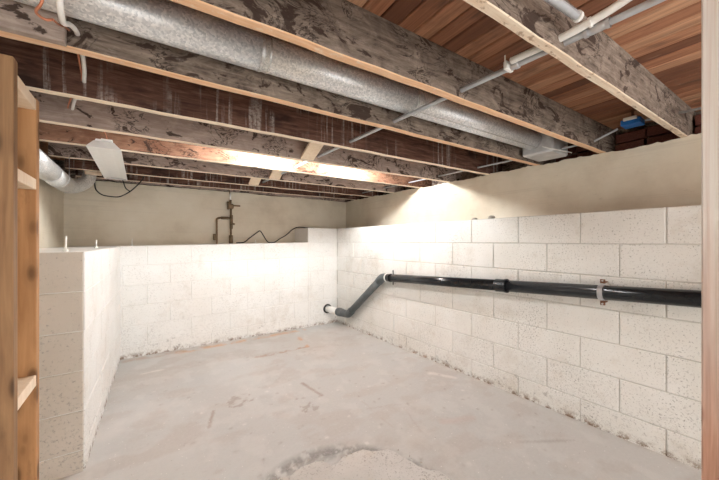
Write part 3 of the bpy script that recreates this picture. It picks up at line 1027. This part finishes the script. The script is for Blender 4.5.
# ------------------------------------------------------------------ brass gas pipe on the rear ledge
GY = 4.262
t = thing('gas_pipe', (.93, GY, 1.145), 'tarnished brass pipe with a valve standing on the rear ledge', 'pipe')
MB().tube([(.964, GY, 1.14), (.964, GY, 1.62)], .013, 12).build('riser', 'brass', t)
MB().tube([(.964, GY, 1.145), (.964, GY, 1.255)], .026, 12).build('union', 'brass', t)
MB().tube([(.968, GY, 1.34), (.968, GY, 1.52)], .020, 12).build('sleeve', 'brass', t)
MB().tube([(.985, GY - .005, 1.405), (1.01, GY - .012, 1.40)], .012, 10).build('bleed_screw', 'brass', t)
vb = MB().box((.925, GY - .028, 1.600), (.995, GY + .028, 1.665), .012).tube([(.93, GY, 1.59), (.93, GY, 1.69)], .014, 10)
vb.build('valve_body', 'brass', t)
MB().box((.985, GY - .03, 1.632), (1.075, GY - .016, 1.652), .004).build('valve_handle', 'brass', t)
MB().tube([(.955, GY, 1.65), (.957, GY, 1.715)], .015, 12).build('nipple', 'brass', t)
MB().tube([(.957, GY, 1.71), (.957, GY, 1.80)], .009, 10).build('white_pipe', 'white_cable', t)
MB().tube(smooth_path([(.953, GY, 1.79), (.945, GY, 1.83), (.915, GY, 1.865), (.86, GY, 1.875)]), .006, 8).build('bent_tube', 'brass', t)
br = MB().tube(smooth_path([(.964, GY, 1.477), (.90, GY, 1.477), (.825, GY, 1.477), (.80, GY, 1.462), (.794, GY, 1.44), (.794, GY, 1.30), (.794, GY, 1.14)]), .013, 12)
br.tube([(.93, GY, 1.477), (.845, GY, 1.477)], .018, 10)
br.build('branch_pipe', 'brass', t)
MB().box((.752, GY - .018, 1.19), (.782, GY + .018, 1.27), .005).build('cap_fitting', 'brass', t)

# cable looping over the ledge
o = MB().tube(smooth_path([(1.02, 4.22, 1.156), (1.112, 4.2, 1.165), (1.19, 4.2, 1.225), (1.27, 4.2, 1.285), (1.322, 4.2, 1.318), (1.36, 4.2, 1.27), (1.40, 4.2, 1.205), (1.432, 4.2, 1.168), (1.48, 4.2, 1.160), (1.531, 4.2, 1.168), (1.60, 4.2, 1.212), (1.677, 4.2, 1.255), (1.73, 4.2, 1.295), (1.783, 4.2, 1.342), (1.845, 4.2, 1.374), (1.907, 4.2, 1.384), (2.0, 4.2, 1.378), (2.2, 4.2, 1.372), (2.45, 4.22, 1.372)]), .007, 8)
o = o.build('ledge_cable', 'black', None, (1.6, 4.2, 1.16))
tag(o, 'dark cable humped over the rear ledge and up the corner step', 'cable')

# anchor bolts in the ledges
def anchor(x, y, z0, z1, label):
    t = thing('anchor_bolt', (x, y, z0), label, 'bolt', 'anchor bolts standing in the ledge')
    MB().tube([(x, y, z0 - .003), (x + .002, y, z1)], .0042, 10).build('shank', 'pvc', t)
    MB().ring((x, y, z0 + .006), (0, 0, 1), .012, .005, .012, 6).build('nut', 'pvc', t)
anchor(-.318, 2.20, 1.121, 1.203, 'thin pale anchor bolt on the stub wall, nearest and tallest')
anchor(-.285, 3.20, 1.121, 1.188, 'thin pale anchor bolt on the far end of the stub wall')
anchor(-.071, 4.0, 1.125, 1.203, 'thin pale anchor bolt at the left end of the rear ledge')
anchor(1.202, 4.0, 1.148, 1.196, 'thin pale anchor bolt on the rear ledge below the cable hump')

# rubble on the right ledge
def stone(x, y, z, s, label, seed):
    rs = random.Random(seed)
    bm = bmesh.new(); bmesh.ops.create_icosphere(bm, subdivisions=2, radius=1)
    for w in bm.verts:
        k = rs.uniform(.8, 1.15)
        w.co = Vector((w.co.x * s[0] * k, w.co.y * s[1] * k, max(w.co.z, -.75) * s[2] * k))
    me = bpy.data.meshes.new('stone_chip'); bm.to_mesh(me); bm.free(); me.materials.append(M['stone'])
    o = bpy.data.objects.new('stone_chip', me); o.location = (x, y, z + s[2] * .74); link(o)
    tag(o, label, 'stone', 'chips on the right ledge')
stone(2.395, 1.635, 1.3625, (.018, .028, .012), 'grey stone chip on the right ledge, the left one of two', 1)
stone(2.395, 1.475, 1.3625, (.02, .03, .017), 'grey stone chip on the right ledge, the right one of two', 2)

# ------------------------------------------------------------------ timber shelf frame at far left
SX0, SX1 = -.373, -.284
t = thing('shelf_frame', ((SX0 + SX1) / 2, 1.37, 0), 'pine shelf frame of two studs joined by flat rails at far left', 'shelf frame')
MB().box((SX0, 1.240, 0), (SX1, 1.278, 1.682), .002).build('upright', 'lumber_dark', t)
MB().box((SX0, 1.470, 0), (SX1, 1.508, 1.655), .002).build('upright', 'lumber', t)
for z0 in (.692, 1.347, 1.612):
    MB().box((SX0, 1.2785, z0), (SX1, 1.4695, z0 + .036), .002).build('rail', 'lumber_pale', t)

# ------------------------------------------------------------------ post at far right
o = MB().box((-.019, -.045, 0), (.019, .045, 2.024), .003).build('timber_post', 'post')
o.location = (1.131, .089, 0)
tag(o, 'timber post at far right with worn white paint on its upper half', 'post')
